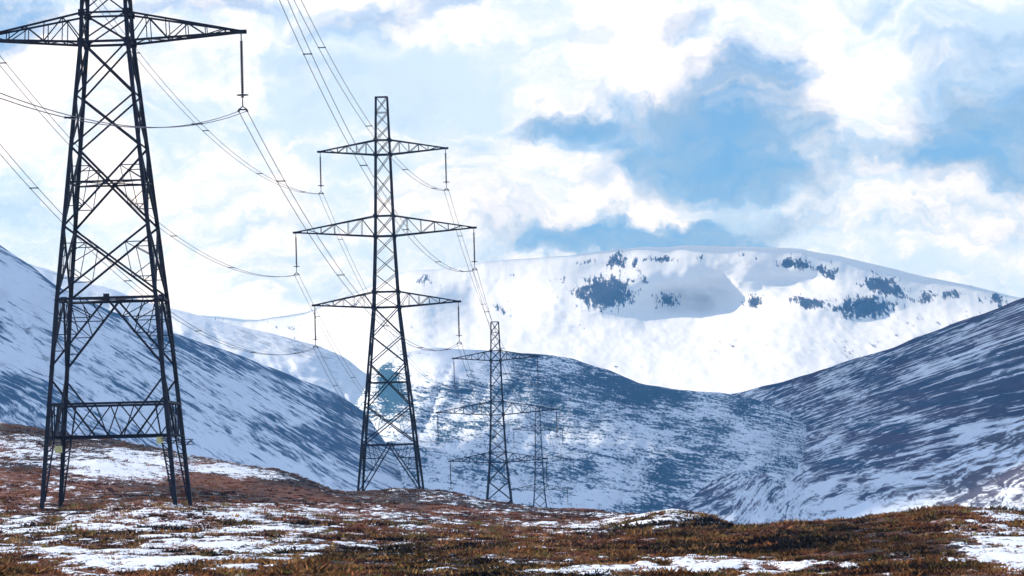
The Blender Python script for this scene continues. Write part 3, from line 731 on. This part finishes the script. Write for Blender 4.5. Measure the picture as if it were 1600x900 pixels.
# ------------------------------------------------------------------ conductors
def attach(loc, lvl, sx, off):
    z0, z1, zt, A = ARMS[lvl]; x = sx * (A - .22) + off
    return Vector((loc[0] + x * math.cos(YAW), loc[1] + x * math.sin(YAW), loc[2] + zt - .12 - INS - .04))
l1, l2, l3, l4 = [Vector(p.location) for p in P]
l0 = l1 - Vector((11.5, 262, 0)) + Vector((0, 0, .5))
chain = [l0, l1, l2, l3, l4]
SAG = [8.0, 5.6, 6.0, 6.5]
LV = ['top', 'middle', 'lowest']; SD = {-1: 'left', 1: 'right'}
for lvl in range(3):
    for sx in (-1, 1):
        root = bpy.data.objects.new('power_line', None); COL.objects.link(root)
        root['label'] = 'pair of cables hung from the %s tips of the %s pylon arms' % (SD[sx], LV[lvl])
        root['category'] = 'power line'; root['group'] = 'twin cables strung between the pylons'
        a0 = attach(chain[1], lvl, sx, 0); root.location = a0
        pts2 = {}
        for off in (-.26, .26):
            pts = []
            for k in range(4):
                a = attach(chain[k], lvl, sx, off); b = attach(chain[k + 1], lvl, sx, off); n = 40
                for j in range(n + (k == 3)):
                    t = j / n; p = a.lerp(b, t); p.z -= 4 * SAG[k] * t * (1 - t); pts.append(p - a0)
            pts2[off] = pts
            c = MB(); c.tube(pts, .024, 5); c.build('cable', M_CABLE, root, True)
        for k in range(4):
            for t in (.10, .3, .5, .7, .9):
                i = k * 40 + int(t * 40)
                s_ = MB(); s_.bar(pts2[-.26][i], pts2[.26][i], .07)
                for o_ in (-.26, .26): s_.bar(pts2[o_][i] + Vector((0, -.12, 0)), pts2[o_][i] + Vector((0, .12, 0)), .09)
                s_.build('spacer', M_STEEL, root)

# ------------------------------------------------------------------ unseen clouds, added high on the left to shade the hills
def shade_cloud(cx, cy, cz, rx, ry, rz, seed):
    bm = bmesh.new(); bmesh.ops.create_icosphere(bm, subdivisions=5, radius=1)
    for v in bm.verts:
        p = v.co.copy()
        n = float(fbm(np.array([p.x * 1.8 + seed]), np.array([p.y * 1.8 + p.z]), 5, seed)[0])
        r = 1 + n * .55
        v.co = Vector((cx + p.x * rx * r, cy + p.y * ry * r, cz + p.z * rz * r * (1 if p.z > 0 else .4)))
    me = bpy.data.meshes.new('shade_cloud'); bm.to_mesh(me); bm.free()
    for p in me.polygons: p.use_smooth = True
    me.materials.append(M_SHADE_CLOUD); o = bpy.data.objects.new('shade_cloud', me); COL.objects.link(o); o['kind'] = 'structure'
M_SHADE_CLOUD, _nt, _b = new_mat('shade_cloud_white'); _b.inputs['Base Color'].default_value = (.9, .9, .9, 1); _b.inputs['Roughness'].default_value = 1
def shade(x, y, rx, ry, seed, cz=2000):
    # an added cloud, out of view, set so its shadow falls on the hillside round (x, y)
    k = (cz - 60) / math.tan(SUN_EL)
    shade_cloud(x + math.sin(SUN_AZ) * k, y + math.cos(SUN_AZ) * k, cz, rx, ry, min(110, rx * .3), seed)
shade(455, 2900, 380, 1300, 1); shade(900, 2300, 600, 1000, 2); shade(260, 2000, 300, 480, 4); shade(190, 1750, 150, 420, 5); shade(90, 1950, 120, 380, 6); shade(15, 2450, 80, 380, 7)
for k_, (x_, y_, a_, b_) in enumerate([(-90, 2500, 45, 260), (-210, 2350, 40, 300), (-150, 1850, 40, 200), (-270, 1900, 35, 260), (-60, 1800, 40, 160), (-340, 2500, 40, 300)]):
    shade(x_, y_, a_, b_, 10 + k_, 1500)
shade(150, 1430, 34, 200, 31, 1500); shade(185, 1700, 30, 200, 32, 1500)

# ------------------------------------------------------------------ air
def haze():
    me = bpy.data.meshes.new('haze'); bm = bmesh.new(); bmesh.ops.create_cube(bm, size=1); bm.to_mesh(me); bm.free()
    o = bpy.data.objects.new('haze', me); COL.objects.link(o)
    x0, x1, y0, y1, z0, z1 = -12500, 12500, -12500, 12600, -700, 900
    for v in me.vertices:
        v.co = (x0 if v.co.x < 0 else x1, y0 if v.co.y < 0 else y1, z0 if v.co.z < 0 else z1)
    m = bpy.data.materials.new('cold_air'); m.use_nodes = True; nt = m.node_tree; nt.nodes.clear()
    pv = nt.nodes.new('ShaderNodeVolumePrincipled'); pv.inputs['Color'].default_value = (0.15, 0.47, 1.0, 1); pv.inputs['Density'].default_value = 7.0e-5; pv.inputs['Absorption Color'].default_value = (1, 1, 1, 1)
    pv.inputs['Anisotropy'].default_value = 0.1
    out = nt.nodes.new('ShaderNodeOutputMaterial'); nt.links.new(pv.outputs[0], out.inputs['Volume'])
    me.materials.append(m); o['kind'] = 'stuff'; o['label'] = 'cold blue air filling the whole valley'
haze()
